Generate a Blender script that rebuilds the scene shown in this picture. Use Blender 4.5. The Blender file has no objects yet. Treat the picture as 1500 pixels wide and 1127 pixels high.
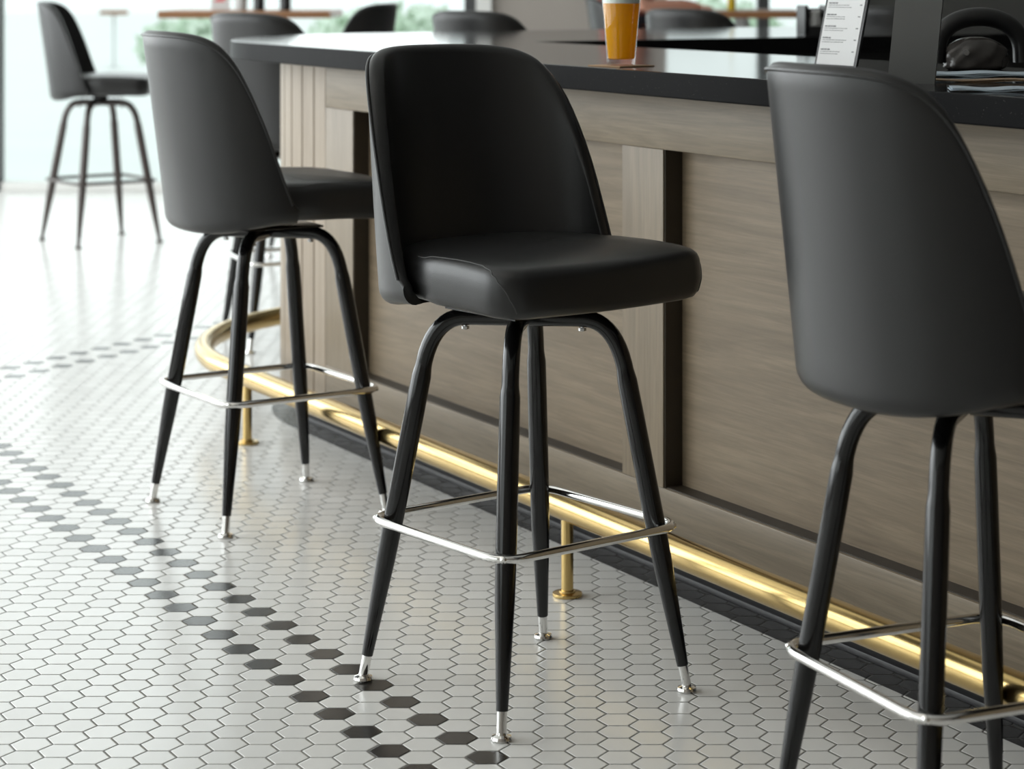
import bpy, bmesh, math, random
from mathutils import Vector, Matrix
from mathutils.bvhtree import BVHTree
random.seed(7)
PI = math.pi
col = bpy.context.scene.collection
CH, CF, CX, CY = 1.27, 3330.0, 835.0, -40.0      # camera height, focal length in px, principal point

def at(x, y, z):
    """floor-plan point (X, depth) seen at pixel x, y when it stands at height z"""
    d = CF*(CH-z)/(y-CY)
    return Vector(((x-CX)/CF*d, d, z))

# bar frame: s runs along the bar front away from the camera, t points to the customers
DS = Vector((-.5, math.sqrt(3)/2, 0)); DT = Vector((-math.sqrt(3)/2, -.5, 0))
def st(s, t, z=0.0):
    p = DS*s + DT*t
    return Vector((p.x, p.y, z))

# ------------------------------------------------------------------ materials
class N:
    def __init__(self, name):
        self.m = bpy.data.materials.new(name); self.m.use_nodes = True
        self.t = self.m.node_tree; self.n = self.t.nodes; self.l = self.t.links
        self.b = self.n['Principled BSDF']
    def add(self, typ, **kw):
        x = self.n.new(typ)
        for k, v in kw.items(): setattr(x, k, v)
        return x
    def put(self, sock, v):
        if isinstance(v, bpy.types.NodeSocket): self.l.new(v, sock)
        elif v is not None: sock.default_value = v
    def math(self, op, a, b=None, c=None):
        x = self.add('ShaderNodeMath', operation=op)
        self.put(x.inputs[0], a); self.put(x.inputs[1], b)
        if c is not None: self.put(x.inputs[2], c)
        return x.outputs[0]
    def mix(self, f, a, b):
        x = self.add('ShaderNodeMix', data_type='RGBA')
        self.put(x.inputs[0], f); self.put(x.inputs[6], a); self.put(x.inputs[7], b)
        return x.outputs[2]
    def noise(self, scale=5, detail=3, rough=.5, vec=None, dist=0):
        x = self.add('ShaderNodeTexNoise'); x.inputs['Scale'].default_value = scale
        x.inputs['Detail'].default_value = detail; x.inputs['Roughness'].default_value = rough
        x.inputs['Distortion'].default_value = dist
        if vec is not None: self.l.new(vec, x.inputs['Vector'])
        return x.outputs['Fac']
    def ramp(self, f, stops):
        x = self.add('ShaderNodeValToRGB'); e = x.color_ramp.elements
        while len(e) < len(stops): e.new(.5)
        for i, (p, c) in enumerate(stops): e[i].position = p; e[i].color = c
        self.put(x.inputs[0], f); return x.outputs[0]
    def coord(self, kind='Object', scale=(1,1,1), rot=(0,0,0)):
        c = self.add('ShaderNodeTexCoord'); mp = self.add('ShaderNodeMapping')
        mp.inputs['Scale'].default_value = scale; mp.inputs['Rotation'].default_value = rot
        self.l.new(c.outputs[kind], mp.inputs['Vector']); return mp.outputs[0]
    def bump(self, h, strength=.2, dist=.01):
        x = self.add('ShaderNodeBump'); x.inputs['Strength'].default_value = strength
        x.inputs['Distance'].default_value = dist; self.put(x.inputs['Height'], h)
        self.l.new(x.outputs[0], self.b.inputs['Normal'])
    def set(self, **kw):
        for k, v in kw.items(): self.put(self.b.inputs[k.replace('_', ' ')], v)
        return self
def rgb(r, g, b): return (r, g, b, 1)

def simple(name, c, rough=.5, metal=0, var=.06, scale=20, spec=.5, **kw):
    n = N(name)
    f = n.noise(scale, 3, .5, n.coord())
    n.set(Base_Color=n.mix(f, rgb(*[v*(1-var) for v in c]), rgb(*[v*(1+var) for v in c])), Roughness=rough, Metallic=metal)
    n.b.inputs['Specular IOR Level'].default_value = spec
    for k, v in kw.items(): n.put(n.b.inputs[k.replace('_', ' ')], v)
    return n.m

def leather(name, c, rough):
    n = N(name); v = n.coord()
    a = n.noise(3, 2, .5, v)
    vo = n.add('ShaderNodeTexVoronoi'); vo.inputs['Scale'].default_value = 520; n.l.new(v, vo.inputs['Vector'])
    n.set(Base_Color=n.mix(a, rgb(c[0]*.85, c[1]*.85, c[2]*.85), rgb(c[0]*1.15, c[1]*1.15, c[2]*1.15)),
          Roughness=n.math('MULTIPLY_ADD', a, .08, rough-.04))
    n.b.inputs['Specular IOR Level'].default_value = .5
    n.bump(vo.outputs['Distance'], .10, .001)
    return n.m

def wood(name, c1, c2, c3, axis, rough=.5, g=1.0):
    """oak grain running along the object's axis: 0 = x, 2 = z"""
    n = N(name)
    sc = [22*g, 22*g, 22*g]; sc[axis] = 1.6*g
    v = n.coord('Object', tuple(sc))
    a = n.noise(1.0, 5, .62, v, 1.4)
    sc2 = [160*g, 160*g, 160*g]; sc2[axis] = 5*g
    b = n.noise(1.0, 4, .7, n.coord('Object', tuple(sc2)), .3)
    big = n.noise(1.3, 2, .5, n.coord())
    base = n.ramp(a, [(.30, rgb(*c1)), (.52, rgb(*c2)), (.72, rgb(*c3))])
    base = n.mix(n.math('MULTIPLY', n.math('SUBTRACT', b, .40), 1.7), base, rgb(*[x*.62 for x in c1]))
    n.set(Base_Color=n.mix(n.math('MULTIPLY', big, .35), base, rgb(*c3)), Roughness=rough)
    n.bump(b, .12, .002)
    return n.m

M = {}
M['leather'] = leather('black_leather', (.012, .012, .0122), .35)
M['leather_side'] = leather('black_leather_back', (.013, .013, .0133), .36)
M['stitch'] = simple('stitch', (.05, .05, .05), .6)
M['black_metal'] = simple('black_enamel', (.004, .004, .0043), .15)
M['bronze_metal'] = simple('dark_bronze_metal', (.06, .045, .04), .32)
M['chrome'] = simple('chrome', (.80, .79, .77), .09, 1, .02)
M['brass'] = simple('brushed_brass', (.60, .43, .175), .22, 1, .06, 60)
M['steel'] = simple('steel', (.5, .5, .5), .25, 1)
M['panel'] = wood('oak_panel', (.132, .095, .056), (.190, .142, .090), (.245, .190, .125), 0, .48)
M['rail'] = wood('oak_rail', (.140, .105, .065), (.205, .160, .106), (.265, .214, .148), 0, .48)
M['stile'] = wood('oak_stile', (.160, .120, .077), (.215, .168, .112), (.255, .203, .140), 2, .48)
M['plank'] = wood('oak_plank', (.240, .185, .130), (.295, .235, .170), (.345, .280, .210), 2, .5)
M['black_paint'] = simple('black_paint', (.012, .012, .012), .45)
M['kick'] = simple('black_kickboard', (.010, .010, .011), .35)
M['kick_tile'] = simple('dark_grey_strip', (.035, .035, .037), .4)
M['table_wood'] = wood('table_wood', (.20, .085, .035), (.28, .13, .055), (.34, .17, .08), 0, .4)
M['white_paint'] = simple('white_paint', (.78, .78, .76), .6, 0, .01)
M['taupe'] = simple('taupe_wall', (.36, .325, .295), .75, 0, .02, 3)
M['charcoal'] = simple('charcoal_wall', (.055, .054, .050), .7, 0, .1, 2)
M['ceiling'] = simple('ceiling_paint', (.72, .71, .69), .8, 0, .01)
M['frame_dark'] = simple('dark_window_frame', (.06, .06, .062), .4)
M['paper'] = simple('white_paper', (.80, .80, .80), .6, 0, .01)
M['ink'] = simple('grey_print', (.25, .25, .26), .7)
M['grey_plastic'] = simple('grey_plastic', (.13, .13, .125), .45, 0, .03)
M['black_plastic'] = simple('black_plastic', (.014, .014, .015), .35)
M['coaster'] = simple('coaster_board', (.35, .22, .12), .8, 0, .15, 60)
M['foam'] = simple('beer_foam', (.85, .83, .78), .8, 0, .04, 300)
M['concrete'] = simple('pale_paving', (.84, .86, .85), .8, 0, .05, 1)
M['stem_pale'] = simple('pale_stem', (.6, .62, .62), .5)

def granite():
    n = N('black_granite'); v = n.coord()
    vo = n.add('ShaderNodeTexVoronoi'); vo.inputs['Scale'].default_value = 420; n.l.new(v, vo.inputs['Vector'])
    sp = n.math('GREATER_THAN', n.noise(260, 2, .6, v), .64)
    sp2 = n.math('LESS_THAN', vo.outputs['Distance'], .16)
    both = n.math('MULTIPLY', sp, sp2)
    n.set(Base_Color=n.mix(both, rgb(.010, .010, .0105), rgb(.30, .29, .26)))
    ge = n.add('ShaderNodeNewGeometry'); sx = n.add('ShaderNodeSeparateXYZ'); n.l.new(ge.outputs['Normal'], sx.inputs[0])
    edge = n.math('LESS_THAN', sx.outputs[2], .4)
    n.set(Roughness=n.math('MULTIPLY_ADD', edge, .25, .11), Specular_IOR_Level=n.math('MULTIPLY_ADD', edge, -.325, .34))
    return n.m
M['granite'] = granite()

def glass(name, tint=(1, 1, 1)):
    n = N(name); n.set(Base_Color=rgb(*tint), Roughness=0.0); n.b.inputs['Transmission Weight'].default_value = 1
    n.b.inputs['IOR'].default_value = 1.45; return n.m
def thin_glass(name, ior):
    n = N(name)
    tr = n.add('ShaderNodeBsdfTransparent'); tr.inputs[0].default_value = rgb(.97, 1, .995)
    gl = n.add('ShaderNodeBsdfGlossy'); gl.inputs['Roughness'].default_value = .02
    fr = n.add('ShaderNodeFresnel'); ge = n.add('ShaderNodeNewGeometry')
    n.l.new(n.math('POWER', ior, n.math('SUBTRACT', 1.0, n.math('MULTIPLY', ge.outputs['Backfacing'], 2.0))), fr.inputs[0])
    mx = n.add('ShaderNodeMixShader'); n.l.new(fr.outputs[0], mx.inputs[0]); n.l.new(tr.outputs[0], mx.inputs[1]); n.l.new(gl.outputs[0], mx.inputs[2])
    n.l.new(mx.outputs[0], n.n['Material Output'].inputs[0]); return n.m
M['pane'] = thin_glass('window_glass', 1.25); M['glass'] = thin_glass('drinking_glass', 1.45)
def beer():
    n = N('amber_beer'); n.set(Base_Color=rgb(1.0, .47, .008), Roughness=.08)
    tl = n.add('ShaderNodeBsdfTranslucent'); tl.inputs[0].default_value = rgb(1, .56, .012)
    tr = n.add('ShaderNodeBsdfTransparent'); tr.inputs[0].default_value = rgb(1, .45, .02)
    m1 = n.add('ShaderNodeMixShader'); m1.inputs[0].default_value = .45; n.l.new(n.b.outputs[0], m1.inputs[1]); n.l.new(tl.outputs[0], m1.inputs[2])
    m2 = n.add('ShaderNodeMixShader'); m2.inputs[0].default_value = .12; n.l.new(m1.outputs[0], m2.inputs[1]); n.l.new(tr.outputs[0], m2.inputs[2])
    n.l.new(m2.outputs[0], n.n['Material Output'].inputs[0]); return n.m
M['beer'] = beer()
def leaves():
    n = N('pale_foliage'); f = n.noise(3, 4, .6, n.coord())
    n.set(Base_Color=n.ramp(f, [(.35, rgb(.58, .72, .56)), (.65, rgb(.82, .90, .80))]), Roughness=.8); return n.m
M['leaves'] = leaves()
M['bark'] = simple('bark', (.25, .2, .16), .9)

HR = .03581; HX, HY = -.3486, 4.049
def hex_floor():
    n = N('hexagon_mosaic_floor'); m = n.math
    g = n.add('ShaderNodeNewGeometry'); s = n.add('ShaderNodeSeparateXYZ'); n.l.new(g.outputs['Position'], s.inputs[0])
    X, Y = s.outputs[0], s.outputs[1]
    x = m('DIVIDE', m('SUBTRACT', X, HX), HR); y = m('DIVIDE', m('SUBTRACT', Y, HY), HR)
    rx, ry = 3.0, math.sqrt(3)
    def cell(ox, oy):
        cx = m('ADD', m('MULTIPLY', m('ROUND', m('DIVIDE', m('SUBTRACT', x, ox), rx)), rx), ox)
        cy = m('ADD', m('MULTIPLY', m('ROUND', m('DIVIDE', m('SUBTRACT', y, oy), ry)), ry), oy)
        dx = m('SUBTRACT', x, cx); dy = m('SUBTRACT', y, cy)
        d = m('ADD', m('MULTIPLY', dx, dx), m('MULTIPLY', dy, dy))
        return cx, cy, dx, dy, d
    a = cell(0, 0); b = cell(rx/2, ry/2)
    pick = m('LESS_THAN', a[4], b[4])
    def sel(i): return m('ADD', m('MULTIPLY', pick, a[i]), m('MULTIPLY', m('SUBTRACT', 1.0, pick), b[i]))
    cx, cy, dx, dy = sel(0), sel(1), sel(2), sel(3)
    ax, ay = m('ABSOLUTE', dx), m('ABSOLUTE', dy)
    hd = m('MAXIMUM', ay, m('ADD', m('MULTIPLY', ax, math.sqrt(3)/2), m('MULTIPLY', ay, .5)))   # 0 centre, .866 edge
    edge = m('SUBTRACT', .866, hd)                       # distance to the edge in units of HR
    grout = n.add('ShaderNodeMapRange'); n.put(grout.inputs[0], edge)
    grout.inputs[1].default_value = .022; grout.inputs[2].default_value = .045; grout.inputs[3].default_value = 1; grout.inputs[4].default_value = 0
    # perpendicular positions of the tile's centre, in metres
    cX = m('ADD', m('MULTIPLY', cx, HR), HX); cY = m('ADD', m('MULTIPLY', cy, HR), HY)
    w1 = m('ADD', m('MULTIPLY', cX, .8660254), m('MULTIPLY', cY, .5))
    w2 = m('ADD', m('MULTIPLY', cX, -.8660254), m('MULTIPLY', cY, .5))
    wA = HX*.8660254 + HY*.5
    def on(w, v): return m('LESS_THAN', m('ABSOLUTE', m('SUBTRACT', w, v)), .4*HR)
    step = .8660254*HR
    k = round((5.08 - (-.8660254*HX + .5*HY))/step); wB = (-.8660254*HX + .5*HY) + k*step
    l1 = m('MAXIMUM', on(w1, wA), on(w1, wA-4*step)); l1 = m('MULTIPLY', l1, m('LESS_THAN', w2, wB+4.4*step))
    l2 = m('MAXIMUM', on(w2, wB), on(w2, wB+4*step)); l2 = m('MULTIPLY', l2, m('GREATER_THAN', w1, wA-4.4*step))
    wp = m('ADD', m('MULTIPLY', X, .8660254), m('MULTIPLY', Y, .5))
    border = m('MULTIPLY', m('GREATER_THAN', wp, 2.505), m('LESS_THAN', wp, 2.60))
    sp = m('ADD', m('MULTIPLY', X, -.5), m('MULTIPLY', Y, .8660254)); ds = m('SUBTRACT', sp, 5.9); dt = m('SUBTRACT', wp, 3.21)
    rad = m('SQRT', m('ADD', m('MULTIPLY', ds, ds), m('MULTIPLY', dt, dt)))
    side = m('MAXIMUM', m('LESS_THAN', rad, .705), m('MULTIPLY', m('LESS_THAN', ds, .705), m('GREATER_THAN', wp, 3.21)))
    border = m('ADD', m('MULTIPLY', border, m('LESS_THAN', ds, 0.0)), m('MULTIPLY', side, m('GREATER_THAN', ds, 0.0)))
    black = m('MINIMUM', m('ADD', m('ADD', l1, l2), border), 1.0)
    wn = n.add('ShaderNodeTexWhiteNoise', noise_dimensions='2D'); cb = n.add('ShaderNodeCombineXYZ')
    n.l.new(m('ADD', m('MULTIPLY', cx, .37), .11), cb.inputs[0]); n.l.new(m('ADD', m('MULTIPLY', cy, .53), .23), cb.inputs[1]); n.l.new(cb.outputs[0], wn.inputs['Vector'])
    white = n.mix(wn.outputs['Value'], rgb(.75, .742, .718), rgb(.82, .813, .79))
    tile = n.mix(black, white, rgb(.022, .020, .018))
    grc = n.mix(black, rgb(.13, .126, .118), rgb(.08, .077, .072))
    n.set(Base_Color=n.mix(grout.outputs[0], tile, grc), Roughness=m('MULTIPLY_ADD', grout.outputs[0], .5, .22))
    h = n.add('ShaderNodeMapRange', interpolation_type='SMOOTHSTEP'); n.put(h.inputs[0], edge)
    h.inputs[1].default_value = .01; h.inputs[2].default_value = .10
    tilt = m('ADD', h.outputs[0], m('MULTIPLY', m('ADD', m('MULTIPLY', dx, m('SUBTRACT', wn.outputs['Value'], .5)), 0.0), .06))
    n.bump(tilt, .9, .0016)
    return n.m
M['floor'] = hex_floor()

# ------------------------------------------------------------------ mesh helpers
def finish(name, bm, mat, parent=None, sharp=38, mats=None):
    bmesh.ops.remove_doubles(bm, verts=bm.verts, dist=1e-6)
    bmesh.ops.recalc_face_normals(bm, faces=bm.faces)
    lim = math.radians(sharp)
    for f in bm.faces: f.smooth = True
    for e in bm.edges:
        if len(e.link_faces) == 2 and e.calc_face_angle(0) > lim: e.smooth = False
    me = bpy.data.meshes.new(name); bm.to_mesh(me); bm.free()
    for mm in (mats or [mat]): me.materials.append(mm)
    o = bpy.data.objects.new(name, me); col.objects.link(o)
    if parent is not None: o.parent = parent
    return o

def tag(o, label=None, cat=None, group=None, kind=None):
    if label: o['label'] = label
    if cat: o['category'] = cat
    if group: o['group'] = group
    if kind: o['kind'] = kind
    return o

def empty(name, loc=(0, 0, 0), rz=0):
    o = bpy.data.objects.new(name, None); col.objects.link(o); o.location = loc; o.rotation_euler.z = rz
    o.empty_display_size = .1
    return o

def copy_tree(o, parent=None):
    c = o.copy(); col.objects.link(c)
    if parent is not None: c.parent = parent
    for ch in list(o.children): copy_tree(ch, c)
    return c

def tube(bm, pts, r, seg=14, closed=False, caps=True):
    pts = [Vector(p) for p in pts]; n = len(pts)
    rs = r if isinstance(r, (list, tuple)) else [r]*n
    T = []
    for i in range(n):
        if closed: t = pts[(i+1) % n]-pts[i-1]
        else: t = pts[min(i+1, n-1)]-pts[max(i-1, 0)]
        T.append(t.normalized())
    up = Vector((0, 0, 1)) if abs(T[0].z) < .9 else Vector((1, 0, 0))
    u = (up - T[0]*up.dot(T[0])).normalized(); rings = []
    for i in range(n):
        u = (u - T[i]*u.dot(T[i])).normalized(); v = T[i].cross(u)
        rings.append([bm.verts.new(pts[i]+(u*math.cos(a)+v*math.sin(a))*rs[i]) for a in [2*PI*k/seg for k in range(seg)]])
    m = n if closed else n-1
    for i in range(m):
        A, B = rings[i], rings[(i+1) % n]
        off = 0
        if closed and i == n-1:
            best = min(range(seg), key=lambda q: (B[q].co-A[0].co).length); off = best
        for k in range(seg): bm.faces.new((A[k], A[(k+1) % seg], B[(k+1+off) % seg], B[(k+off) % seg]))
    if caps and not closed:
        bm.faces.new(rings[0][::-1]); bm.faces.new(rings[-1])
    return bm

def lathe(bm, prof, c=(0, 0, 0), seg=32):
    c = Vector(c); rings = []
    for r, z in prof:
        if r < 1e-6: rings.append([bm.verts.new(c+Vector((0, 0, z)))])
        else: rings.append([bm.verts.new(c+Vector((r*math.cos(a), r*math.sin(a), z))) for a in [2*PI*k/seg for k in range(seg)]])
    for A, B in zip(rings, rings[1:]):
        for k in range(seg):
            q = [A[k % len(A)], A[(k+1) % len(A)], B[(k+1) % len(B)], B[k % len(B)]]
            u = []
            for w in q:
                if w not in u: u.append(w)
            if len(u) > 2: bm.faces.new(u)
    return bm

def prism(bm, poly, z0, z1, bev=0):
    n = len(poly)
    lay = []
    def ring(d, z):
        out = []
        for i in range(n):
            p0, p1, p2 = Vector(poly[i-1][:2]), Vector(poly[i][:2]), Vector(poly[(i+1) % n][:2])
            if d:
                a, b = (p1-p0).normalized(), (p2-p1).normalized()
                na, nb = Vector((-a.y, a.x)), Vector((-b.y, b.x))
                k = max(.3, 1+na.dot(nb)); p1 = p1+(na+nb)/k*d
            out.append(bm.verts.new((p1.x, p1.y, z)))
        return out
    area = sum(poly[i-1][0]*poly[i][1]-poly[i][0]*poly[i-1][1] for i in range(n))
    sg = 1 if area > 0 else -1
    if bev: lay = [ring(sg*bev, z0), ring(sg*bev*.29, z0+bev*.29), ring(0, z0+bev), ring(0, z1-bev), ring(sg*bev*.29, z1-bev*.29), ring(sg*bev, z1)]
    else: lay = [ring(0, z0), ring(0, z1)]
    for A, B in zip(lay, lay[1:]):
        for i in range(n): bm.faces.new((A[i-1], A[i], B[i], B[i-1]))
    bm.faces.new(lay[0][::-1]); bm.faces.new(lay[-1])
    return bm

def box(bm, c, size, rz=0, bev=0, mat=None):
    c = Vector(c); hx, hy, hz = size[0]/2, size[1]/2, size[2]/2
    R = Matrix.Rotation(rz, 3, 'Z')
    poly = [R @ Vector(p) for p in ((-hx, -hy, 0), (hx, -hy, 0), (hx, hy, 0), (-hx, hy, 0))]
    n0 = len(bm.verts)
    prism(bm, [(p.x, p.y) for p in poly], -hz, hz, bev)
    bm.verts.ensure_lookup_table()
    vs = bm.verts[n0:]
    for v in vs:
        if mat: v.co = mat @ v.co
        v.co += c
    return bm

def interp(tab, x):
    if x <= tab[0][0]: return tab[0][1]
    for (a, u), (b, v) in zip(tab, tab[1:]):
        if x <= b:
            k = (x-a)/(b-a); return u+(v-u)*k
    return tab[-1][1]

def smooth_interp(tab, x):   # catmull-rom
    for i in range(len(tab)-1):
        a, b = tab[i], tab[i+1]
        if x <= b[0]:
            p = tab[i-1] if i else a; q = tab[i+2] if i+2 < len(tab) else b
            h = b[0]-a[0]; k = (x-a[0])/h
            m0 = (b[1]-p[1])/max(b[0]-p[0], 1e-9)*h if i else (b[1]-a[1]); m1 = (q[1]-a[1])/(q[0]-a[0])*h
            if not i: m0 = 0
            return (2*k**3-3*k*k+1)*a[1]+(k**3-2*k*k+k)*m0+(-2*k**3+3*k*k)*b[1]+(k**3-k*k)*m1
    return tab[-1][1]

# ------------------------------------------------------------------ bar stool (seat faces local +x)
RIM = [(0, 1.136), (18, 1.135), (32, 1.131), (43, 1.121), (52, 1.100), (60, 1.058), (67, .995), (74, .915), (80, .835), (86, .760), (91, .712)]
ZB = .670
def shell_plan(th, z):
    v = max(0.0, (z-ZB)/.465)
    A = .246+.022*v-.018*v*v
    B = .230+.064*v**1.1
    w0 = -.022
    s, c = math.sin(th), math.cos(th)
    side = A*math.copysign(abs(s)**.90, s)
    fwd = w0-(B+w0)*max(c, 0)**.88
    return Vector((fwd, side, z))
def shell_normal(th, z):
    d = .02
    a, b = shell_plan(max(th-d, -PI/2), z), shell_plan(min(th+d, PI/2), z)
    t = (b-a); n = Vector((t.y, -t.x, 0)).normalized()      # outward
    p = shell_plan(th, z)
    if n.dot(Vector((p.x-.03, p.y, 0))) < 0: n = -n
    return n
def make_shell():
    bm = bmesh.new(); rows = []; rim = []
    NT = 64
    for i in range(NT+1):
        q = -1+2*i/NT
        th = math.radians(90*q)
        d = abs(math.degrees(th)); h = smooth_interp(RIM, d)
        T = .031 if d < 55 else .031-.011*(d-55)/35
        zb = ZB+.026*abs(math.sin(th))**4
        rr = T/2; top = h-rr
        prof = []
        NB = 5
        for k in range(NB):                                   # rounded foot of the shell
            a = k/NB*PI/2
            z = ZB+.030*(1-math.sin(a)); prof.append(None)
            prof[-1] = (zb+.028-.028*math.cos(a), .026*(1-math.sin(a)))
        z1 = max(zb+.029, top)
        for k in range(19):
            prof.append((zb+.028+(z1-zb-.028)*k/18, 0))
        row = []
        for z, ins in prof:
            row.append(shell_plan(th, z)-shell_normal(th, z)*ins)
        base = shell_plan(th, z1); nn = shell_normal(th, z1)
        for k in range(1, 8):                                 # the padded roll over the rim
            a = PI*k/8
            row.append(base-nn*(rr-rr*math.cos(a))+Vector((0, 0, rr*math.sin(a))))
        rim.append(base+nn*.0005+Vector((0, 0, rr*.35)))
        zi = min(.745, z1-.003)
        for k in range(13):
            z = z1+(zi-z1)*k/12
            bul = .006*math.sin(PI*k/12)
            row.append(shell_plan(th, z)-shell_normal(th, z)*(T-bul*.0))
        row.append(shell_plan(th, zb+.002)-shell_normal(th, zb)*(T+.02))
        rows.append([bm.verts.new(p) for p in row])
    for A, B in zip(rows, rows[1:]):
        n = len(A)
        for k in range(n): bm.faces.new((A[k], A[(k+1) % n], B[(k+1) % n], B[k]))
    bm.faces.new(rows[0]); bm.faces.new(rows[-1][::-1])
    return bm, rim

def seat_outline(ins):
    pts = []
    W, F, Bk = .233-ins, .247-ins, -.180+ins
    def arc(cx, cy, rx, ry, a0, a1, n):
        for k in range(n+1):
            a = math.radians(a0+(a1-a0)*k/n); pts.append((cx+rx*math.cos(a), cy+ry*math.sin(a)))
    rf, rb = .062-ins*.5, .15
    arc(F-rf, W-rf, rf, rf, 90, 12, 8)
    for k in range(1, 10):
        y = (W-rf)*(1-2*k/10); pts.append((F+.012*(1-(y/(W-rf))**2)-.002, y))
    arc(F-rf, -(W-rf), rf, rf, -12, -90, 8)
    for k in range(1, 8):
        x = (F-rf)+(0.0-(F-rf))*k/8; pts.append((x, -W+.004*k/8))
    arc(Bk+rb, -(W-.018-rb), rb, rb, -90, -180, 8)
    for k in range(1, 6): pts.append((Bk, -(W-.018-rb)*(1-2*k/6)))
    arc(Bk+rb, (W-.018-rb), rb, rb, 180, 90, 8)
    for k in range(1, 8):
        x = 0.0+(F-rf)*k/8; pts.append((x, W-.004*(1-k/8)))
    return pts
def make_seat():
    bm = bmesh.new()
    lay = [(.055, .698), (.022, .700), (.008, .706), (.001, .718), (-.002, .738), (-.001, .758), (.0005, .770), (.004, .779), (.010, .7845), (.019, .7875), (.05, .791), (.09, .793), (.14, .795), (.19, .796)]
    rings = []
    for ins, z in lay:
        o = seat_outline(min(ins, .09)); sc = 1 if ins <= .09 else 1-(ins-.09)*8.0
        rings.append([bm.verts.new((x*sc+(1-sc)*.02, y*sc, z-.006*max(0, (x-.1))/.15)) for x, y in o])
    for A, B in zip(rings, rings[1:]):
        n = len(A)
        for k in range(n): bm.faces.new((A[k-1], A[k], B[k], B[k-1]))
    bm.faces.new(rings[0]); bm.faces.new(rings[-1][::-1])
    bmesh.ops.recalc_face_normals(bm, faces=bm.faces)
    return bm
def seat_stitch(sgn, bvh):
    raw = [(-.03, .222, .784), (.02, .222, .786), (.06, .220, .786), (.10, .219, .785), (.13, .219, .784), (.16, .220, .781), (.185, .220, .774), (.205, .219, .763), (.219, .216, .749), (.228, .212, .733), (.234, .206, .716), (.235, .202, .704)]
    pts = []
    for a, b in zip(raw, raw[1:]):
        for k in range(3):
            q = Vector(a).lerp(Vector(b), k/3); pts.append(q)
    out = []
    for q in pts:
        q = Vector((q.x, q.y*sgn, q.z)); loc, nrm, _, _ = bvh.find_nearest(q); out.append(loc+nrm*.0004)
    return out

LEGZ = .656
def leg_r(z): return .292-.196*z
def make_stool():
    root = empty('bar_stool')
    bm = make_seat(); bvh = BVHTree.FromBMesh(bm)
    seat = finish('seat', bm, M['leather'], root, 60)
    for s in (-1, 1):
        b = bmesh.new(); tube(b, seat_stitch(s, bvh), .0011, 6); finish('stitching', b, M['stitch'], seat)
    bm, rim = make_shell()
    back = finish('backrest', bm, M['leather_side'], root, 60)
    b = bmesh.new(); tube(b, rim[1:-1], .0032, 8); finish('piping', b, M['leather'], back)
    b = bmesh.new()
    lathe(b, [(0, .664), (.034, .664), (.034, .686), (0, .686)], seg=20)
    box(b, (0, 0, .6725), (.20, .20, .005), PI/4*0, .001); box(b, (0, 0, .694), (.21, .21, .010), .2, .001)
    finish('swivel_plate', b, M['black_metal'], root)
    for k in range(4):
        a = -PI/2+k*PI/2; d = Vector((math.cos(a), math.sin(a), 0))
        pts = []; rs = []
        def P(r, z): return Vector((d.x*r, d.y*r, z))
        for r in (0.012, .05, .09): pts.append(P(r, LEGZ)); rs.append(.0152)
        p0, p1, p2 = (.10, LEGZ), (leg_r(LEGZ)-.004, LEGZ+.002), (leg_r(.575), .575)
        for i in range(0, 11):
            u = i/10; r = (1-u)**2*p0[0]+2*u*(1-u)*p1[0]+u*u*p2[0]; z = (1-u)**2*p0[1]+2*u*(1-u)*p1[1]+u*u*p2[1]
            pts.append(P(r, z)); rs.append(.0152)
        for z, r in ((.567, .0153), (.558, .0164), (.548, .0178), (.48, .0182), (.30, .0182), (.22, .0172), (.12, .0132), (.046, .0102)):
            pts.append(P(leg_r(z), z)); rs.append(r)
        b = bmesh.new(); tube(b, pts, rs, 16)
        leg = finish('leg', b, M['black_metal'], root, 50)
        b = bmesh.new()
        tube(b, [P(leg_r(.050), .050), P(leg_r(.012), .012)], .0088, 16)
        c = P(leg_r(.008), 0); lathe(b, [(0, 0), (.0165, 0), (.018, .003), (.0165, .0075), (.009, .010), (.008, .014), (0, .014)], c, 20)
        finish('foot_cap', b, M['chrome'], leg)
        b = bmesh.new(); lathe(b, [(0, .633), (.0035, .633), (.0035, .646), (0, .646)], P(.105, 0), 8)
        lathe(b, [(0, .634), (.007, .634), (.007, .639), (0, .639)], P(.105, 0), 6)
        finish('bolt', b, M['steel'], leg)
    # foot ring
    pts = []
    Cr = .2815; RZ = .292
    cs = [Vector((math.cos(-PI/2+k*PI/2)*Cr, math.sin(-PI/2+k*PI/2)*Cr, RZ)) for k in range(4)]
    for k in range(4):
        c, pr, nx = cs[k], cs[k-1], cs[(k+1) % 4]
        a = c+(pr-c).normalized()*.055; e = c+(nx-c).normalized()*.055
        for i in range(9):
            u = i/8; pts.append(a*(1-u)**2+c*2*u*(1-u)+e*u*u)
        for i in range(1, 6):
            nc = cs[(k+1) % 4]; e2 = nc+(c-nc).normalized()*.055
            pts.append(e.lerp(e2, i/6))
    b = bmesh.new(); tube(b, pts, .0078, 12, closed=True)
    ring = finish('foot_ring', b, M['chrome'], root, 60)
    for k in range(4):
        a = -PI/2+k*PI/2; d = Vector((math.cos(a), math.sin(a), 0))
        b = bmesh.new(); p = d*.268+Vector((0, 0, RZ))
        tube(b, [p-d*.012, p+d*.0005, p+d*.004], [.0062, .0062, .003], 10); finish('bolt', b, M['chrome'], ring)
    return root

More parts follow.
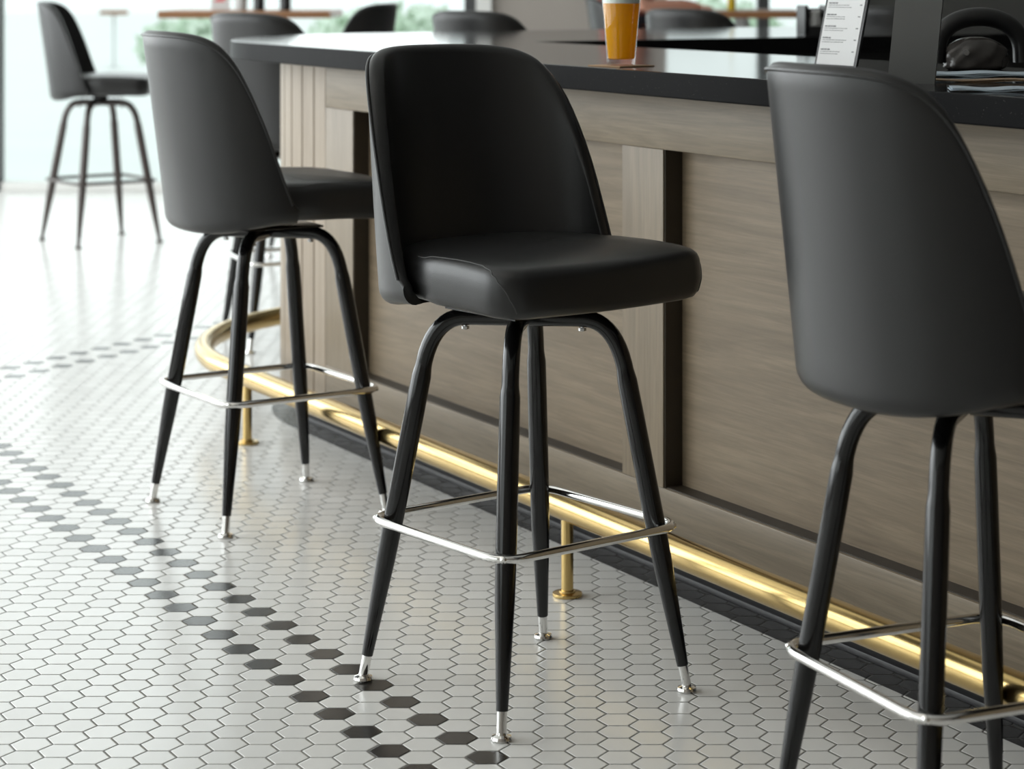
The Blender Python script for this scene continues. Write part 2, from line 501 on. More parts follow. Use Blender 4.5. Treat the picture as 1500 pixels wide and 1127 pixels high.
def place_stool(o, x, y, swivel, base, label, group=None, cap=None):
    """swivel: direction the seat faces; base: turn of the legs"""
    o.location = (x, y, 0); o.rotation_euler.z = base
    for ch in o.children:
        if ch.name.split('.')[0] in ('seat', 'backrest', 'swivel_plate'): ch.rotation_euler.z = swivel-base
    tag(o, label, 'bar stool', group)
    return o
R = math.radians
stool0 = make_stool()
STOOLS = [
    (-.0824, 4.048, R(-50), -.107, 'black leather bar stool in the centre, its inner back and seat facing the camera'),
    (-.7168, 5.396, R(29), -.201, 'black leather bar stool seen from behind beside the curved plank end of the bar'),
    (.553, 3.20, R(25), -.36, 'nearest black leather bar stool, cut off by the right edge and seen from behind'),
    (-2.22, 10.75, R(4), -.15, 'blurred grey bar stool standing alone on the far left before the bright windows'),
    (-.95, 7.85, R(52), -.42, 'dark bar stool top across the counter, in front of the left wooden table'),
    (-.215, 8.27, R(52), -.30, 'dark bar stool top at the far counter in front of the dark window post'),
    (-1.06, 10.1, R(165), -.2, 'brownish lit bar stool back facing left behind the far counter, below the bright window'),
    (.575, 8.73, R(48), -.3, 'dark bar stool at the far counter just right of the beer glass'),
    (1.36, 9.2, R(52), -.3, 'dark bar stool behind the far counter between the menu card and the grey display panel'),
    (.375, 12.1, R(0), .3, 'bar stool beneath the seated person at the far wooden table'),
]
stools = []
for i, (x, y, sw, ba, lab) in enumerate(STOOLS):
    o = stool0 if i == 0 else copy_tree(stool0)
    place_stool(o, x, y, sw, ba, lab, 'black bucket bar stools around the bar' if i != 9 else None)
    stools.append(o)
stools[2].scale = (.945, .945, 1.01)
for ch in stools[3].children:       # the far-left stool has bronze-brown legs and ring
    if ch.name.split('.')[0] in ('leg', 'foot_ring'):
        for q in [ch]+list(ch.children):
            q.data = q.data.copy(); q.data.materials[0] = M['bronze_metal']

# ------------------------------------------------------------------ the bar
AC = (5.9, -3.21)        # centre of the rounded end in (s, t)
def arc_st(r, a0, a1, n):
    return [(AC[0]+r*math.sin(math.radians(a0+(a1-a0)*k/n)), AC[1]+r*math.cos(math.radians(a0+(a1-a0)*k/n))) for k in range(n+1)]
def bar_poly(front, back, s_inner, start=.2, end=-7.6):
    """L-shaped outline: front face at t=front, rounded outer corner, second arm running off at right angles"""
    r = front-AC[1]
    pts = [(start, front)] + arc_st(r, 0, 90, 28) + [(AC[0]+r, end), (s_inner, end), (s_inner, back), (start, back)]
    return [tuple(st(s, t)[:2]) for s, t in pts]
b = bmesh.new(); prism(b, bar_poly(-2.386, -3.13, 5.617), 1.025, 1.075, .003)
tag(finish('bar_counter', b, M['granite'], None, 12), 'polished black granite counter top with a rounded corner on the wooden bar', 'counter')

bar = empty('bar_cabinet', st(4.1, -2.53, 0))
bar.rotation_euler.z = math.atan2(DS.y, DS.x)
inv = (Matrix.Translation(bar.location) @ Matrix.Rotation(bar.rotation_euler.z, 4, 'Z')).inverted()
tag(bar, 'grey-brown oak front of the bar with framed panels and a curved plank end', 'bar')
def bpart(name, bm, m, sharp=38):
    bmesh.ops.transform(bm, matrix=inv, verts=bm.verts)
    return finish(name, bm, m, bar, sharp)
def slab_st(bm, s0, s1, t0, t1, z0, z1, bev=.0024):
    prism(bm, [tuple(st(s, t)[:2]) for s, t in ((s0, t0), (s1, t0), (s1, t1), (s0, t1))], z0, z1, bev); return bm
# carcass behind the panels
b = bmesh.new(); prism(b, bar_poly(-2.60, -3.02, 5.76, .3), .09, 1.025); bpart('carcass', b, M['black_paint'])
b = bmesh.new(); prism(b, bar_poly(-2.595, -3.0, 5.78, .3), 0, .09); bpart('kickboard', b, M['kick'])
b = bmesh.new()
kp = [(.3, -2.572)] + arc_st(-2.572-AC[1], 0, 90, 28) + [(AC[0]+.638, -7.5), (AC[0]+.615, -7.5)] + arc_st(.615, 90, 0, 28) + [(.3, -2.595)]
prism(b, [tuple(st(s, t)[:2]) for s, t in kp], 0, .012, .001); bpart('floor_strip', b, M['kick_tile'])
b = bmesh.new(); slab_st(b, .3, 5.718, -2.60, -2.53, .902, 1.025); bpart('top_rail', b, M['rail'])
b = bmesh.new(); slab_st(b, .3, 5.718, -2.60, -2.53, .088, .198); bpart('bottom_rail', b, M['rail'])
edges = [(5.540, 5.718), (3.995, 4.157), (2.450, 2.612), (.905, 1.067)]
for s0, s1 in edges:
    b = bmesh.new(); slab_st(b, s0, s1, -2.60, -2.5295, .198, .902); bpart('stile', b, M['stile'])
for (a0, a1) in ((4.157, 5.540), (2.612, 3.995), (1.067, 2.450)):
    b = bmesh.new(); slab_st(b, a0, a1, -2.598, -2.575, .198, .902, 0); bpart('panel', b, M['panel'])
M['dark_brown'] = simple('dark_brown_oak', (.030, .022, .013), .5, 0, .2, 30)  # dark brown for thin strips on each recess's far side and bottom ledge
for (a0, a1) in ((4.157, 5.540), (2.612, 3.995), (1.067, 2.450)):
    b = bmesh.new(); slab_st(b, a1-.004, a1+.002, -2.577, -2.533, .198, .902, 0); bpart('reveal_strip', b, M['dark_brown'])
    b = bmesh.new(); slab_st(b, a0, a1-.004, -2.577, -2.536, .197, .2005, 0); bpart('reveal_strip', b, M['dark_brown'])
# curved end of tongue-and-groove planks
prof = []
r0 = -2.53-AC[1]
path = [(5.718, -2.53)]
def pos_at(L):
    l1 = 5.9-5.718
    if L < l1: return (5.718+L, -2.53), (0, 1)
    a = (L-l1)/r0
    if a < PI/2: return (AC[0]+r0*math.sin(a), AC[1]+r0*math.cos(a)), (math.sin(a), math.cos(a))
    return (AC[0]+r0, AC[1]-(L-l1-PI/2*r0)), (1, 0)
total = .182+PI/2*r0+3.2
pw = .081
outer = []
k = 0
while k*pw < total:
    L0 = k*pw
    for f, dpt in ((0.0, .007), (.03, .007), (.05, 0), (.35, 0), (.65, 0), (.95, 0), (.97, .007)):
        (s, t), (ns, nt) = pos_at(L0+f*pw); outer.append((s-ns*dpt, t-nt*dpt))
    k += 1
inner = []
for i in range(60):
    (s, t), (ns, nt) = pos_at(total*(1-i/59)); inner.append((s-ns*.06, t-nt*.06))
b = bmesh.new(); prism(b, [tuple(st(s, t)[:2]) for s, t in outer+inner], .088, 1.025)
bpart('plank_end', b, M['plank'], 25)
b = bmesh.new(); slab_st(b, .3, 5.70, -3.06, -3.02, .05, 1.025); bpart('back_panel', b, M['black_paint'])
b = bmesh.new(); prism(b, [tuple(st(s, t)[:2]) for s, t in ((5.70, -3.02), (5.76, -3.02), (5.76, -7.5), (5.70, -7.5))], .05, 1.025); bpart('back_panel', b, M['black_paint'])

# brass foot rail
rail = empty('foot_rail', st(4.0, -2.311, 0))
tag(rail, 'brushed brass foot rail running along the bar and curling around its end', 'foot rail')
def rpart(name, bm, parent=rail):
    bmesh.ops.translate(bm, vec=-rail.location, verts=bm.verts); return finish(name, bm, M['brass'], parent)
b = bmesh.new()
pts = [st(s, -2.311, .181) for s in (.3, 1.5, 3, 4.5, 5.5)] + [st(s, t, .181) for s, t in arc_st(.899, 0, 90, 30)] + [st(6.799, t, .181) for t in (-4, -5.5, -7)]
tube(b, pts, .0285, 24); rpart('rail', b)
for s, t in ((4.014, -2.311), (5.743, -2.311), (2.285, -2.311), (.6, -2.311), (6.799, -3.6), (6.799, -5.3)):
    c = st(s, t)
    b = bmesh.new(); lathe(b, [(0, .004), (.0125, .004), (.0125, .172), (0, .172)], c, 20); p = rpart('post', b)
    b = bmesh.new(); lathe(b, [(0, 0), (.030, 0), (.031, .003), (.030, .007), (.017, .0085), (.0165, .012), (0, .012)], c, 28); rpart('flange', b, p)

# ------------------------------------------------------------------ things on the counter
CT = 1.0752
g = at(910, 97, CT)
cst = bmesh.new(); box(cst, (0, 0, .0012), (.098, .098, .0024), 0, .0004)
co = finish('coaster', cst, M['coaster']); co.location = g; co.rotation_euler.z = .72
tag(co, 'brown square beer coaster under the pint glass on the granite counter', 'coaster')
gl = empty('pint_glass', g+Vector((0, 0, .0026)))
tag(gl, 'pint glass of amber beer with white foam on the bar counter', 'glass')
b = bmesh.new()
lathe(b, [(0, 0), (.0285, 0), (.0295, .002), (.0300, .012), (.0345, .070), (.0415, .150), (.0412, .1515), (.0400, .150), (.0328, .070), (.0272, .014), (.024, .0125), (0, .0125)], seg=48); finish('glass_wall', b, M['glass'], gl)
b = bmesh.new(); lathe(b, [(0, .0123), (.0242, .0123), (.0275, .0142), (.0331, .070), (.0386, .1285), (0, .1285)], seg=48); finish('beer', b, M['beer'], gl)
b = bmesh.new(); lathe(b, [(0, .1287), (.0379, .1287), (.0393, .146), (.036, .152), (.02, .155), (0, .156)], seg=48); finish('foam', b, M['foam'], gl)

# menu card standing back-leaning on the counter
mp = at(1222, 100, CT)
menu = empty('menu_card', mp, R(-50)); tag(menu, 'tall white printed menu card in a black holder on the counter behind the nearest stool', 'menu')
lean = Matrix.Rotation(R(-15), 3, 'X')
b = bmesh.new(); box(b, (0, .0035, .112), (.116, .006, .222), 0, .001)
for v in b.verts: v.co = lean @ v.co
finish('holder', b, M['black_plastic'], menu)
b = bmesh.new(); box(b, (0, 0, .11), (.104, .001, .208))
for v in b.verts: v.co = lean @ v.co
sheet = finish('sheet', b, M['paper'], menu)
zz = .030
rnd = random.Random(3)
while zz < .205:
    b = bmesh.new()
    for j, (w, h) in enumerate(((.055, .0011), (.062, .0011), (.026, .0026))):
        ww = w*rnd.uniform(.75, 1.05); x = -.047; z = zz+j*.0045
        while x < -.047+ww:
            l = rnd.uniform(.003, .009); box(b, (x+l/2, -.0008, z), (l, .0004, h)); x += l+.0016
    box(b, (.043, -.0008, zz+.005), (.006, .0004, .002))
    zz += .0245
    for v in b.verts: v.co = lean @ v.co
    finish('printed_text', b, M['ink'], sheet, 180)

# grey display panel beside it
pp = at(1335, 122, CT)
pan = empty('display_panel', pp, R(-14)); tag(pan, 'tall dark grey upright display panel on the counter, right of the menu card', 'display')
tilt = Matrix.Rotation(R(5.5), 3, 'Y')
b = bmesh.new(); box(b, (0, 0, .135), (.082, .022, .27), 0, .002)
for v in b.verts: v.co = tilt @ v.co
finish('panel', b, M['grey_plastic'], pan)
b = bmesh.new(); box(b, (0, .016, .003), (.078, .05, .006), 0, .001); finish('base', b, M['grey_plastic'], pan)

# loose papers on the counter
def sheets(name, px, py, w, d, rz, mat, n, label, z0=CT, thick=.0012):
    p = at(px, py, z0); b = bmesh.new()
    rnd = random.Random(int(px))
    nx = 14
    for k in range(n):
        sh = rnd.uniform(-.006, .006)
        bot = []; top = []
        for i in range(nx+1):
            x = -w/2+w*i/nx; h = .0014*math.sin(i*.9+k)+.0016
            for lst, dz in ((bot, 0), (top, thick)):
                lst.append([b.verts.new((x+sh, y, k*(thick+.0006)+h+dz)) for y in (-d/2, d/2)])
        for i in range(nx):
            b.faces.new((top[i][0], top[i+1][0], top[i+1][1], top[i][1])); b.faces.new((bot[i][1], bot[i+1][1], bot[i+1][0], bot[i][0]))
            for q in (0, 1): b.faces.new((bot[i][q], bot[i+1][q], top[i+1][q], top[i][q]))
        b.faces.new((bot[0][0], top[0][0], top[0][1], bot[0][1])); b.faces.new((bot[nx][0], top[nx][0], top[nx][1], bot[nx][1]))
    o = finish(name, b, mat); o.location = p; o.rotation_euler.z = rz
    return tag(o, label, 'paper')
M['pale_blue'] = simple('pale_blue_paper', (.45, .53, .60), .35, 0, .05, 4)
M['kraft'] = simple('brown_paper', (.22, .14, .075), .6, 0, .15, 6)
sheets('newspaper', 1484, 133, .20, .09, R(-6), M['pale_blue'], 2, 'pale blue glossy sheets lying near the counter edge at the right of the photo')
sheets('place_mat', 1465, 120, .32, .06, R(-5), M['kraft'], 2, 'brown paper mat lying between the two pale sheets on the counter')
sheets('magazine', 1450, 111, .26, .12, R(-4), M['pale_blue'], 3, 'blue-grey magazine lying furthest back on the counter beside the display panel')

# black shoulder bag on the inner edge of the counter
bp = at(1429, 102, CT)
bag = empty('shoulder_bag', bp, R(8)); tag(bag, 'black leather shoulder bag with a thick arched strap slumped on the counter at the right', 'bag')
b = bmesh.new(); N1, N2 = 24, 36
rings = []
for i in range(N1+1):
    u = i/N1; z = .066*u; k = math.sqrt(max(0, 1-(max(0, u-.35)/.66)**2.2))
    rw, rd = .062*k+.002, .034*k+.002
    if i < 3: rw *= (.8, .93, .99)[i]; rd *= (.8, .93, .99)[i]
    rg = []
    for j in range(N2):
        a = 2*PI*j/N2; w = 1+.05*math.sin(5*a+u*6)+.04*math.sin(9*a-u*11)
        rg.append(b.verts.new((rw*w*math.copysign(abs(math.cos(a))**.8, math.cos(a)), rd*w*math.copysign(abs(math.sin(a))**.8, math.sin(a)), z)))
    rings.append(rg)
for A, B in zip(rings, rings[1:]):
    for j in range(N2): b.faces.new((A[j-1], A[j], B[j], B[j-1]))
b.faces.new(rings[0][::-1]); b.faces.new(rings[-1])
M['bag_leather'] = simple('crinkled_bag_leather', (.05, .045, .042), .22, 0, .5, 30)
bd = finish('body', b, M['bag_leather'], bag, 70)
b = bmesh.new(); pts = []
for k in range(25):
    u = k/24; a = PI*(1-u)
    pts.append((.012+.090*math.cos(a), .012, .014+.092*max(0, math.sin(a))**.62))
tube(b, pts, [.019]*25, 14); finish('strap', b, M['leather'], bag)
b = bmesh.new(); lathe(b, [(0, 0), (.006, .0), (.006, .004), (0, .004)], (0, 0, 0), 12)
bk = finish('buckle', b, M['steel'], bag); bk.location = (-.03, -.031, .035); bk.rotation_euler.x = R(80)

# condiment caddy on the far counter
cp = at(1192, 53, CT)
cad = empty('condiment_caddy', cp, R(20)); tag(cad, 'small black caddy with white shakers on the far counter beside the menu card', 'caddy')
b = bmesh.new()
box(b, (0, 0, .004), (.088, .06, .008), 0, .001)
for sx in (-1, 1): box(b, (sx*.038, 0, .05), (.012, .058, .09), 0, .001)
box(b, (0, .027, .045), (.088, .005, .08), 0, .001)
box(b, (.0, -.027, .018), (.088, .004, .028), 0, .001)
finish('holder', b, M['black_plastic'], cad)
for k, (x, y) in enumerate(((-.004, -.008), (.016, .008))):
    s = bmesh.new(); lathe(s, [(0, 0), (.013, 0), (.013, .042), (.010, .052), (.011, .066), (.006, .070), (0, .071)], seg=20)
    o = finish('shaker', s, M['paper']); o.location = cp+Matrix.Rotation(R(20), 3, 'Z') @ Vector((x, y, .009))
    tag(o, ['white shaker nearer the camera in the small black caddy on the far counter', 'white shaker at the back of the small black caddy on the far counter'][k], 'shaker', 'white shakers in the black caddy')

# ------------------------------------------------------------------ room shell
def struct(name, bm, m, parent=None):
    o = finish(name, bm, m, parent, 30)
    if parent is None: o['kind'] = 'structure'
    return o
YB, XL, XR, YF, HC = 13.2, -6.2, 6.5, -4.0, 4.2
b = bmesh.new(); box(b, ((XL+XR)/2, (YB+YF)/2, -.05), (XR-XL+.4, YB-YF+.4, .1)); struct('floor', b, M['floor'])
b = bmesh.new(); box(b, ((XL+XR)/2, (YB+YF)/2, HC+.05), (XR-XL+.4, YB-YF+.4, .1)); struct('ceiling', b, M['ceiling'])
b = bmesh.new()
box(b, ((-.456+.56)/2, YB+.1, HC/2), (1.016, .2, HC))
struct('wall_back', b, M['taupe'])
b = bmesh.new(); box(b, (-.50, YB+.06, HC/2), (.088, .2, HC)); struct('trim_1', b, M['white_paint'])
b = bmesh.new(); box(b, ((1.62+XR)/2, YB+.1, HC/2), (XR-1.62, .2, HC)); struct('wall_back_right', b, M['charcoal'])
b = bmesh.new(); box(b, ((XL-.545)/2, YB+.1, HC-.15), (-.545-XL, .2, .3)); struct('wall_back_header', b, M['white_paint'])
b = bmesh.new(); box(b, (1.09, YB+.1, HC-.15), (1.06, .2, .3)); struct('wall_back_header_right', b, M['white_paint'])
b = bmesh.new(); box(b, (XR+.1, (YB+YF)/2, HC/2), (.2, YB-YF, HC)); struct('wall_right', b, M['charcoal'])
b = bmesh.new(); box(b, ((XL+XR)/2, YF-.1, HC/2), (XR-XL, .2, HC)); struct('wall_front', b, M['taupe'])
def window_unit(name, x0, x1, y, z0, z1, posts, fw=.06, along='x'):
    w = empty(name, (0, 0, 0)); w['kind'] = 'structure'
    def bxx(a0, a1, zz0, zz1, th):
        bm = bmesh.new()
        if along == 'x': box(bm, ((a0+a1)/2, y, (zz0+zz1)/2), (a1-a0, th, zz1-zz0), 0, .003)
        else: box(bm, (y, (a0+a1)/2, (zz0+zz1)/2), (th, a1-a0, zz1-zz0), 0, .003)
        return bm
    finish('window_frame', bxx(x0, x1, z0, z0+.05, .08), M['white_paint'], w)
    finish('window_frame', bxx(x0, x1, z1-.05, z1, .08), M['frame_dark'], w)
    for p in posts: finish('window_post', bxx(p-fw/2, p+fw/2, z0, z1, .10), M['frame_dark'], w)
    finish('window_pane', bxx(x0, x1, z0+.02, z1-.02, .008), M['pane'], w)
    return w
window_unit('window_1', XL, -.545, YB+.06, 0, HC-.3, (-6.0, -3.345, -.58), .068)
window_unit('window_2', .56, 1.62, YB+.06, 0, HC-.3, (1.125,), .068)
b = bmesh.new(); box(b, (XL-.1, (YB+YF)/2, .2), (.2, YB-YF, .4)); struct('wall_left', b, M['taupe'])
b = bmesh.new(); box(b, (XL-.1, (YB+YF)/2, HC-.15), (.2, YB-YF, .3)); struct('wall_left_header', b, M['white_paint'])
window_unit('window_3', YF, YB, XL-.1, .4, HC-.3, (YF+.05, -1.5, 1.3, 4.2, 7.1, 10.0, YB-.05), .08, 'y')

# outdoors
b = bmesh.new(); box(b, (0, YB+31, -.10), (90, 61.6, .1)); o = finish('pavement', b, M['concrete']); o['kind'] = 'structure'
def shrub(x, y, w, h, label, seed):
    r = random.Random(seed); t = empty('shrub', (x, y, -.05)); tag(t, label, 'shrub', 'pale shrubs outside the windows')
    b = bmesh.new()
    for k in range(5): tube(b, [(r.uniform(-.1, .1), r.uniform(-.1, .1), 0), (r.uniform(-.5, .5)*w, r.uniform(-.2, .2), h*.7)], [.02, .008], 6)
    finish('stem', b, M['bark'], t)
    b = bmesh.new()
    for k in range(1300):
        a, hh, q = r.uniform(0, 2*PI), r.uniform(-1, 1), r.random()**.35; c = math.sqrt(1-hh*hh)
        p = Vector((math.cos(a)*c*q*w, math.sin(a)*c*q*.6, h*.55+hh*q*h*.45))
        u = Vector((r.uniform(-1, 1), r.uniform(-1, 1), r.uniform(-1, 1))).normalized(); v = u.orthogonal().normalized()*.045; u = u*.09
        b.faces.new([b.verts.new(p+q2) for q2 in (-u, v, u, -v)])
    finish('foliage', b, M['leaves'], t)
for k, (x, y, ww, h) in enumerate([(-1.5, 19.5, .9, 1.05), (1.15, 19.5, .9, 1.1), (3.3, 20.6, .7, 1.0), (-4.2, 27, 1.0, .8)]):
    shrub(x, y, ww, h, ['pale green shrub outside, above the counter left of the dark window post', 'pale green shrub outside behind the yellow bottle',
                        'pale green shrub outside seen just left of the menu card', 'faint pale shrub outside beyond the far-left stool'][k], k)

# ------------------------------------------------------------------ tables and people at the far end
def bar_table(x0, x1, y0, y1, ztop, label):
    cx, cy = (x0+x1)/2, (y0+y1)/2
    t = empty('high_table', (cx, cy, 0)); tag(t, label, 'table')
    b = bmesh.new(); box(b, (0, 0, ztop-.019), (x1-x0, y1-y0, .038), 0, .003); finish('tabletop', b, M['table_wood'], t)
    b = bmesh.new(); lathe(b, [(0, .02), (.038, .02), (.038, ztop-.045), (.09, ztop-.039), (0, ztop-.039)], seg=20); finish('pedestal', b, M['stem_pale'], t)
    b = bmesh.new(); lathe(b, [(0, 0), (.25, 0), (.25, .012), (.05, .03), (0, .03)], seg=32); finish('base', b, M['stem_pale'], t)
    return t
bar_table(-2.15, -1.25, 11.85, 12.5, 1.07, 'high wooden table with bottles before the bright left windows')
bar_table(.62, 1.22, 11.85, 12.5, 1.07, 'high wooden table beside the seated person, seen right of the beer glass')
pt = empty('patio_table', (-6.32, 31.5, -.05)); tag(pt, 'small brown-topped table outside, tiny beyond the left window', 'table')
b = bmesh.new(); lathe(b, [(0, .74), (.20, .74), (.20, .80), (0, .80)], seg=28); finish('tabletop', b, M['table_wood'], pt)
b = bmesh.new(); lathe(b, [(0, 0), (.15, 0), (.02, .03), (.02, .74), (0, .74)], seg=16); finish('pedestal', b, M['stem_pale'], pt)
def bottle(x, y, z, r, h, m, label, cat='bottle', group=None):
    t = empty('bottle', (x, y, z)); tag(t, label, cat, group)
    b = bmesh.new(); lathe(b, [(0, 0), (r, 0), (r, h*.60), (r*.42, h*.74), (r*.36, h*.93), (0, h*.93)], seg=20); finish('body', b, m, t)
    b = bmesh.new(); lathe(b, [(0, h*.93), (r*.42, h*.93), (r*.42, h), (0, h)], seg=16); finish('cap', b, M['black_plastic'], t)
bottle(-1.655, 12.1, 1.0702, .030, .25, M['black_plastic'], 'left one of two dark bottles on the high table by the left windows', group='dark bottles on the high table')
bottle(-1.515, 12.1, 1.0702, .030, .25, M['black_plastic'], 'right one of two dark bottles on the high table by the left windows', group='dark bottles on the high table')
M['yellow'] = simple('yellow_plastic', (.85, .60, .02), .4)
bottle(.86, 12.1, 1.0702, .022, .19, M['yellow'], 'yellow squeeze bottle on the high table beside the seated person')
M['red_print'] = simple('red_print', (.8, .05, .08), .5)
cd = empty('table_sign', (-1.86, 12.1, 1.0702), R(5)); tag(cd, 'white table card with a red mark on the high table left of the dark bottles', 'card')
b = bmesh.new(); box(b, (0, 0, .06), (.10, .004, .12)); finish('card', b, M['paper'], cd)
b = bmesh.new(); box(b, (-.005, -.003, .052), (.05, .002, .011)); box(b, (.006, -.003, .066), (.044, .002, .010)); finish('red_mark', b, M['red_print'], cd)
M['clear_plastic'] = M['paper']
nb = bmesh.new(); lathe(nb, [(0, 0), (.032, 0), (.036, .10), (.033, .10), (.03, .004), (0, .004)], seg=24)
o = finish('tumbler', nb, M['stem_pale']); o.location = (-1.755, 12.12, 1.0702); tag(o, 'pale tumbler between the red-marked card and the dark bottles', 'cup')

def person():
    root = empty('person', (.315, 12.1, 0)); tag(root, 'person in a brick-red shirt seated on a bar stool at the far wooden table, blurred', 'person')
    M['skin'] = simple('skin', (.55, .27, .19), .5); M['shirt'] = simple('brick_red_shirt', (.30, .085, .065), .8); M['trousers'] = simple('dark_trousers', (.03, .03, .04), .8); M['hair'] = simple('dark_hair', (.03, .02, .015), .6)
    def skin_mesh(name, verts, edges, rad, mat, sub=2, rootv=0, parent=root):
        me = bpy.data.meshes.new(name); me.from_pydata(verts, edges, []); o = bpy.data.objects.new(name, me); col.objects.link(o); o.parent = parent
        md = o.modifiers.new('Skin', 'SKIN'); md.use_smooth_shade = True
        for i, r in enumerate(rad):
            me.skin_vertices[0].data[i].radius = r if isinstance(r, tuple) else (r, r)
        me.skin_vertices[0].data[rootv].use_root = True
        s = o.modifiers.new('Sub', 'SUBSURF'); s.levels = sub; s.render_levels = sub
        me.materials.append(mat); return o
    if True:
        # body: facing +x, seated (seat top .80)
        V = []; E = []; Rr = []
        def v(p, r, frm=None):
            V.append(p); Rr.append(r)
            if frm is not None: E.append((frm, len(V)-1))
            return len(V)-1
        pel = v((-.02, 0, .90), (.10, .12)); w = v((-.03, 0, 1.03), (.085, .11), pel); ch = v((-.01, 0, 1.22), (.088, .13), w); nk0 = v((0, 0, 1.36), (.06, .07), ch)
        nk = v((.02, 0, 1.43), .055, nk0); hb = v((.045, 0, 1.51), (.085, .075), nk); hm = v((.04, 0, 1.60), (.135, .105), hb); ht = v((.03, 0, 1.69), (.13, .105), hm)
        for s in (-1, 1):
            sh = v((.0, s*.165, 1.325), .042, nk0); el = v((.06, s*.235, 1.09), .038, sh); wr = v((.29, s*.17, 1.102), .029, el); hd = v((.345, s*.155, 1.092), (.030, .022), wr)
            hp = v((.05, s*.10, .885), .085, pel); kn = v((.40, s*.12, .86), .062, hp); an = v((.36, s*.12, .42), .042, kn); ft = v((.38, s*.12, .36), .04, an); to = v((.50, s*.12, .34), .032, ft)
            for f, (dy, dx, dz) in enumerate(((-.022, .085, -.004), (-.008, .095, -.002), (.007, .09, -.003), (.020, .075, -.006))):
                b1 = v((.385, s*(.155)+dy, 1.090), .0095, hd); v((.345+dx, s*.155+dy*1.15, 1.084+dz), .008, b1)
            v((.375, s*.155-s*.038, 1.085), .0095, hd)
        body = skin_mesh('body', V, E, Rr, M['skin'], 2)
        # clothing
        V2 = [(-.02, 0, .885), (-.03, 0, 1.03), (-.01, 0, 1.22), (0, 0, 1.375), (0, .165, 1.33), (.04, .212, 1.19), (0, -.165, 1.33), (.04, -.212, 1.19)]
        skin_mesh('shirt', V2, [(0, 1), (1, 2), (2, 3), (3, 4), (4, 5), (3, 6), (6, 7)], [(.14, .16), (.125, .155), (.130, .180), (.085, .11), .072, .064, .072, .064], M['shirt'])
        V3 = [(-.02, 0, .90), (.05, .10, .89), (.40, .12, .868), (.362, .12, .44), (.05, -.10, .89), (.40, -.12, .868), (.362, -.12, .44)]
        skin_mesh('trousers', V3, [(0, 1), (1, 2), (2, 3), (0, 4), (4, 5), (5, 6)], [(.14, .16), .096, .072, .055, .096, .072, .055], M['trousers'])
        b = bmesh.new(); bmesh.ops.create_icosphere(b, subdivisions=4, radius=1)
        for q in b.verts:
            q.co = Vector((q.co.x*.112, q.co.y*.094, q.co.z*.108))
            q.co = Matrix.Rotation(R(-18), 3, 'Y') @ q.co + Vector((.008, 0, 1.665))
            if q.co.z < 1.56: q.co.z = 1.56+(q.co.z-1.56)*.3
        finish('hair', b, M['hair'], root, 80)
        b = bmesh.new(); tube(b, [(.128, 0, 1.60), (.150, 0, 1.568), (.135, 0, 1.558)], [.007, .011, .008], 8); finish('nose', b, M['skin'], body)
        for s in (-1, 1):
            b = bmesh.new(); bmesh.ops.create_uvsphere(b, u_segments=14, v_segments=10, radius=.008); bmesh.ops.translate(b, vec=(.124, s*.032, 1.605), verts=b.verts); finish('eye', b, M['hair'], body)
            b = bmesh.new(); bmesh.ops.create_uvsphere(b, u_segments=12, v_segments=8, radius=.02)
            for q in b.verts: q.co = Vector((q.co.x*.9+.035, q.co.y*.4+s*.088, q.co.z*1.5+1.575))
            finish('ear', b, M['skin'], body)
        for s in (-1, 1):
            b = bmesh.new(); tube(b, [(.325, s*.12, .345), (.37, s*.12, .350), (.44, s*.12, .338), (.51, s*.12, .332), (.545, s*.12, .330)], [.036, .050, .045, .042, .024], 14); finish('shoe', b, M['black_plastic'], root)
        b = bmesh.new(); tube(b, [(.120, -.022, 1.530), (.134, 0, 1.532), (.120, .022, 1.530)], [.003, .006, .003], 8); finish('mouth', b, M['red_print'], body)
person()

# ------------------------------------------------------------------ light
def area(name, loc, rot, sx, sy, power, c=(1, 1, 1)):
    l = bpy.data.lights.new(name, 'AREA'); l.shape = 'RECTANGLE'; l.size = sx; l.size_y = sy; l.energy = power; l.color = c
    o = bpy.data.objects.new(name, l); col.objects.link(o); o.location = loc; o.rotation_euler = rot; return o
area('daylight_left', (XL+.05, 7.6, 2.15), (0, R(-90), 0), 3.4, 10.0, 430, (.96, .985, 1))
area('daylight_left_front', (XL+.05, -.6, 2.15), (0, R(-90), 0), 3.4, 5.6, 50, (1, .985, .96))
area('daylight_back', (-3.4, YB-.05, 2.0), (R(-90), 0, 0), 5.4, 3.6, 50, (.96, 1, 1))
area('ceiling_fill', (-1.5, 2.0, HC-.05), (0, 0, 0), 2.0, 3.0, 10, (1, .93, .84))  # added weak warm fill from above, no fixture in the room
w = bpy.data.worlds.new('World'); bpy.context.scene.world = w; w.use_nodes = True
bg = w.node_tree.nodes['Background']; bg.inputs[0].default_value = (.93, .99, .985, 1); bg.inputs[1].default_value = 1.25

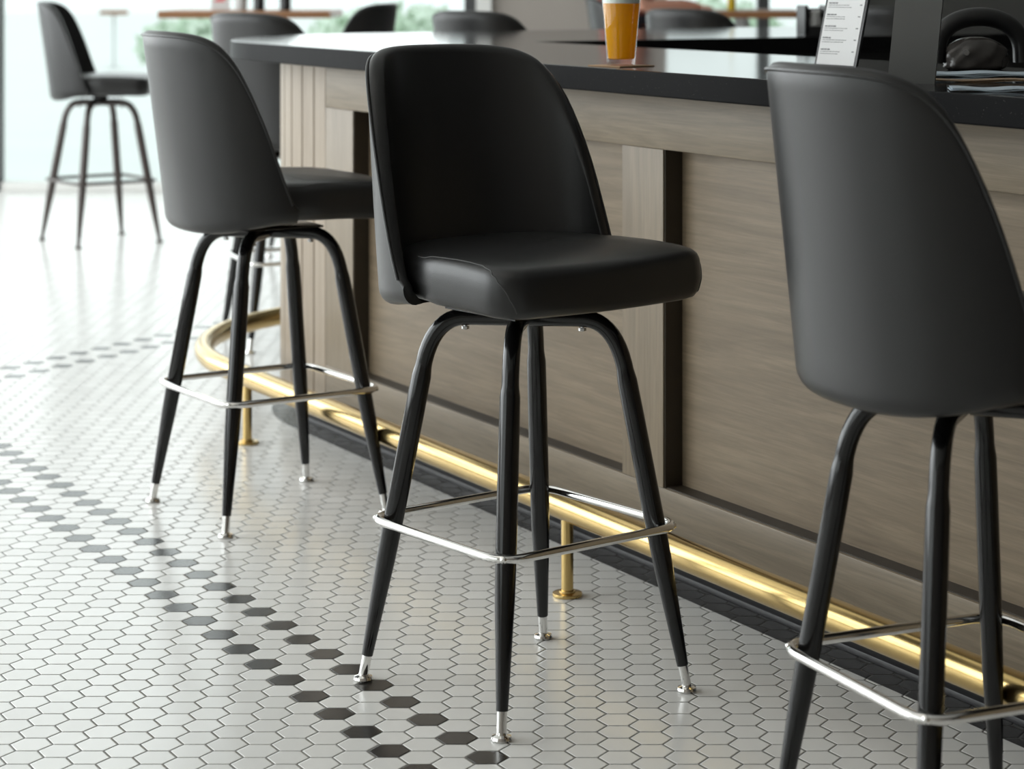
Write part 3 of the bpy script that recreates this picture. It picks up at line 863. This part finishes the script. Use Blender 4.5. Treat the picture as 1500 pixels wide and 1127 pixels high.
# ------------------------------------------------------------------ camera
cd = bpy.data.cameras.new('camera'); cam = bpy.data.objects.new('camera', cd); col.objects.link(cam)
cam.location = (0, 0, CH); cam.rotation_euler = (R(90), 0, 0)
cd.sensor_width = 36; cd.sensor_fit = 'HORIZONTAL'; cd.lens = CF/1500*36
cd.shift_x = (750-CX)/1500; cd.shift_y = (CY-563.5)/1500
cd.clip_start = .05; cd.clip_end = 300
cd.dof.use_dof = True; cd.dof.focus_distance = 4.0; cd.dof.aperture_fstop = 5.0
sc = bpy.context.scene; sc.camera = cam
sc.view_settings.view_transform = 'Standard'; sc.view_settings.look = 'None'; sc.view_settings.exposure = 0; sc.view_settings.gamma = 1
sc.cycles.use_denoising = True; sc.cycles.max_bounces = 8; sc.cycles.transparent_max_bounces = 8
sc.cycles.sample_clamp_indirect = 6; sc.cycles.caustics_refractive = False; sc.cycles.caustics_reflective = False
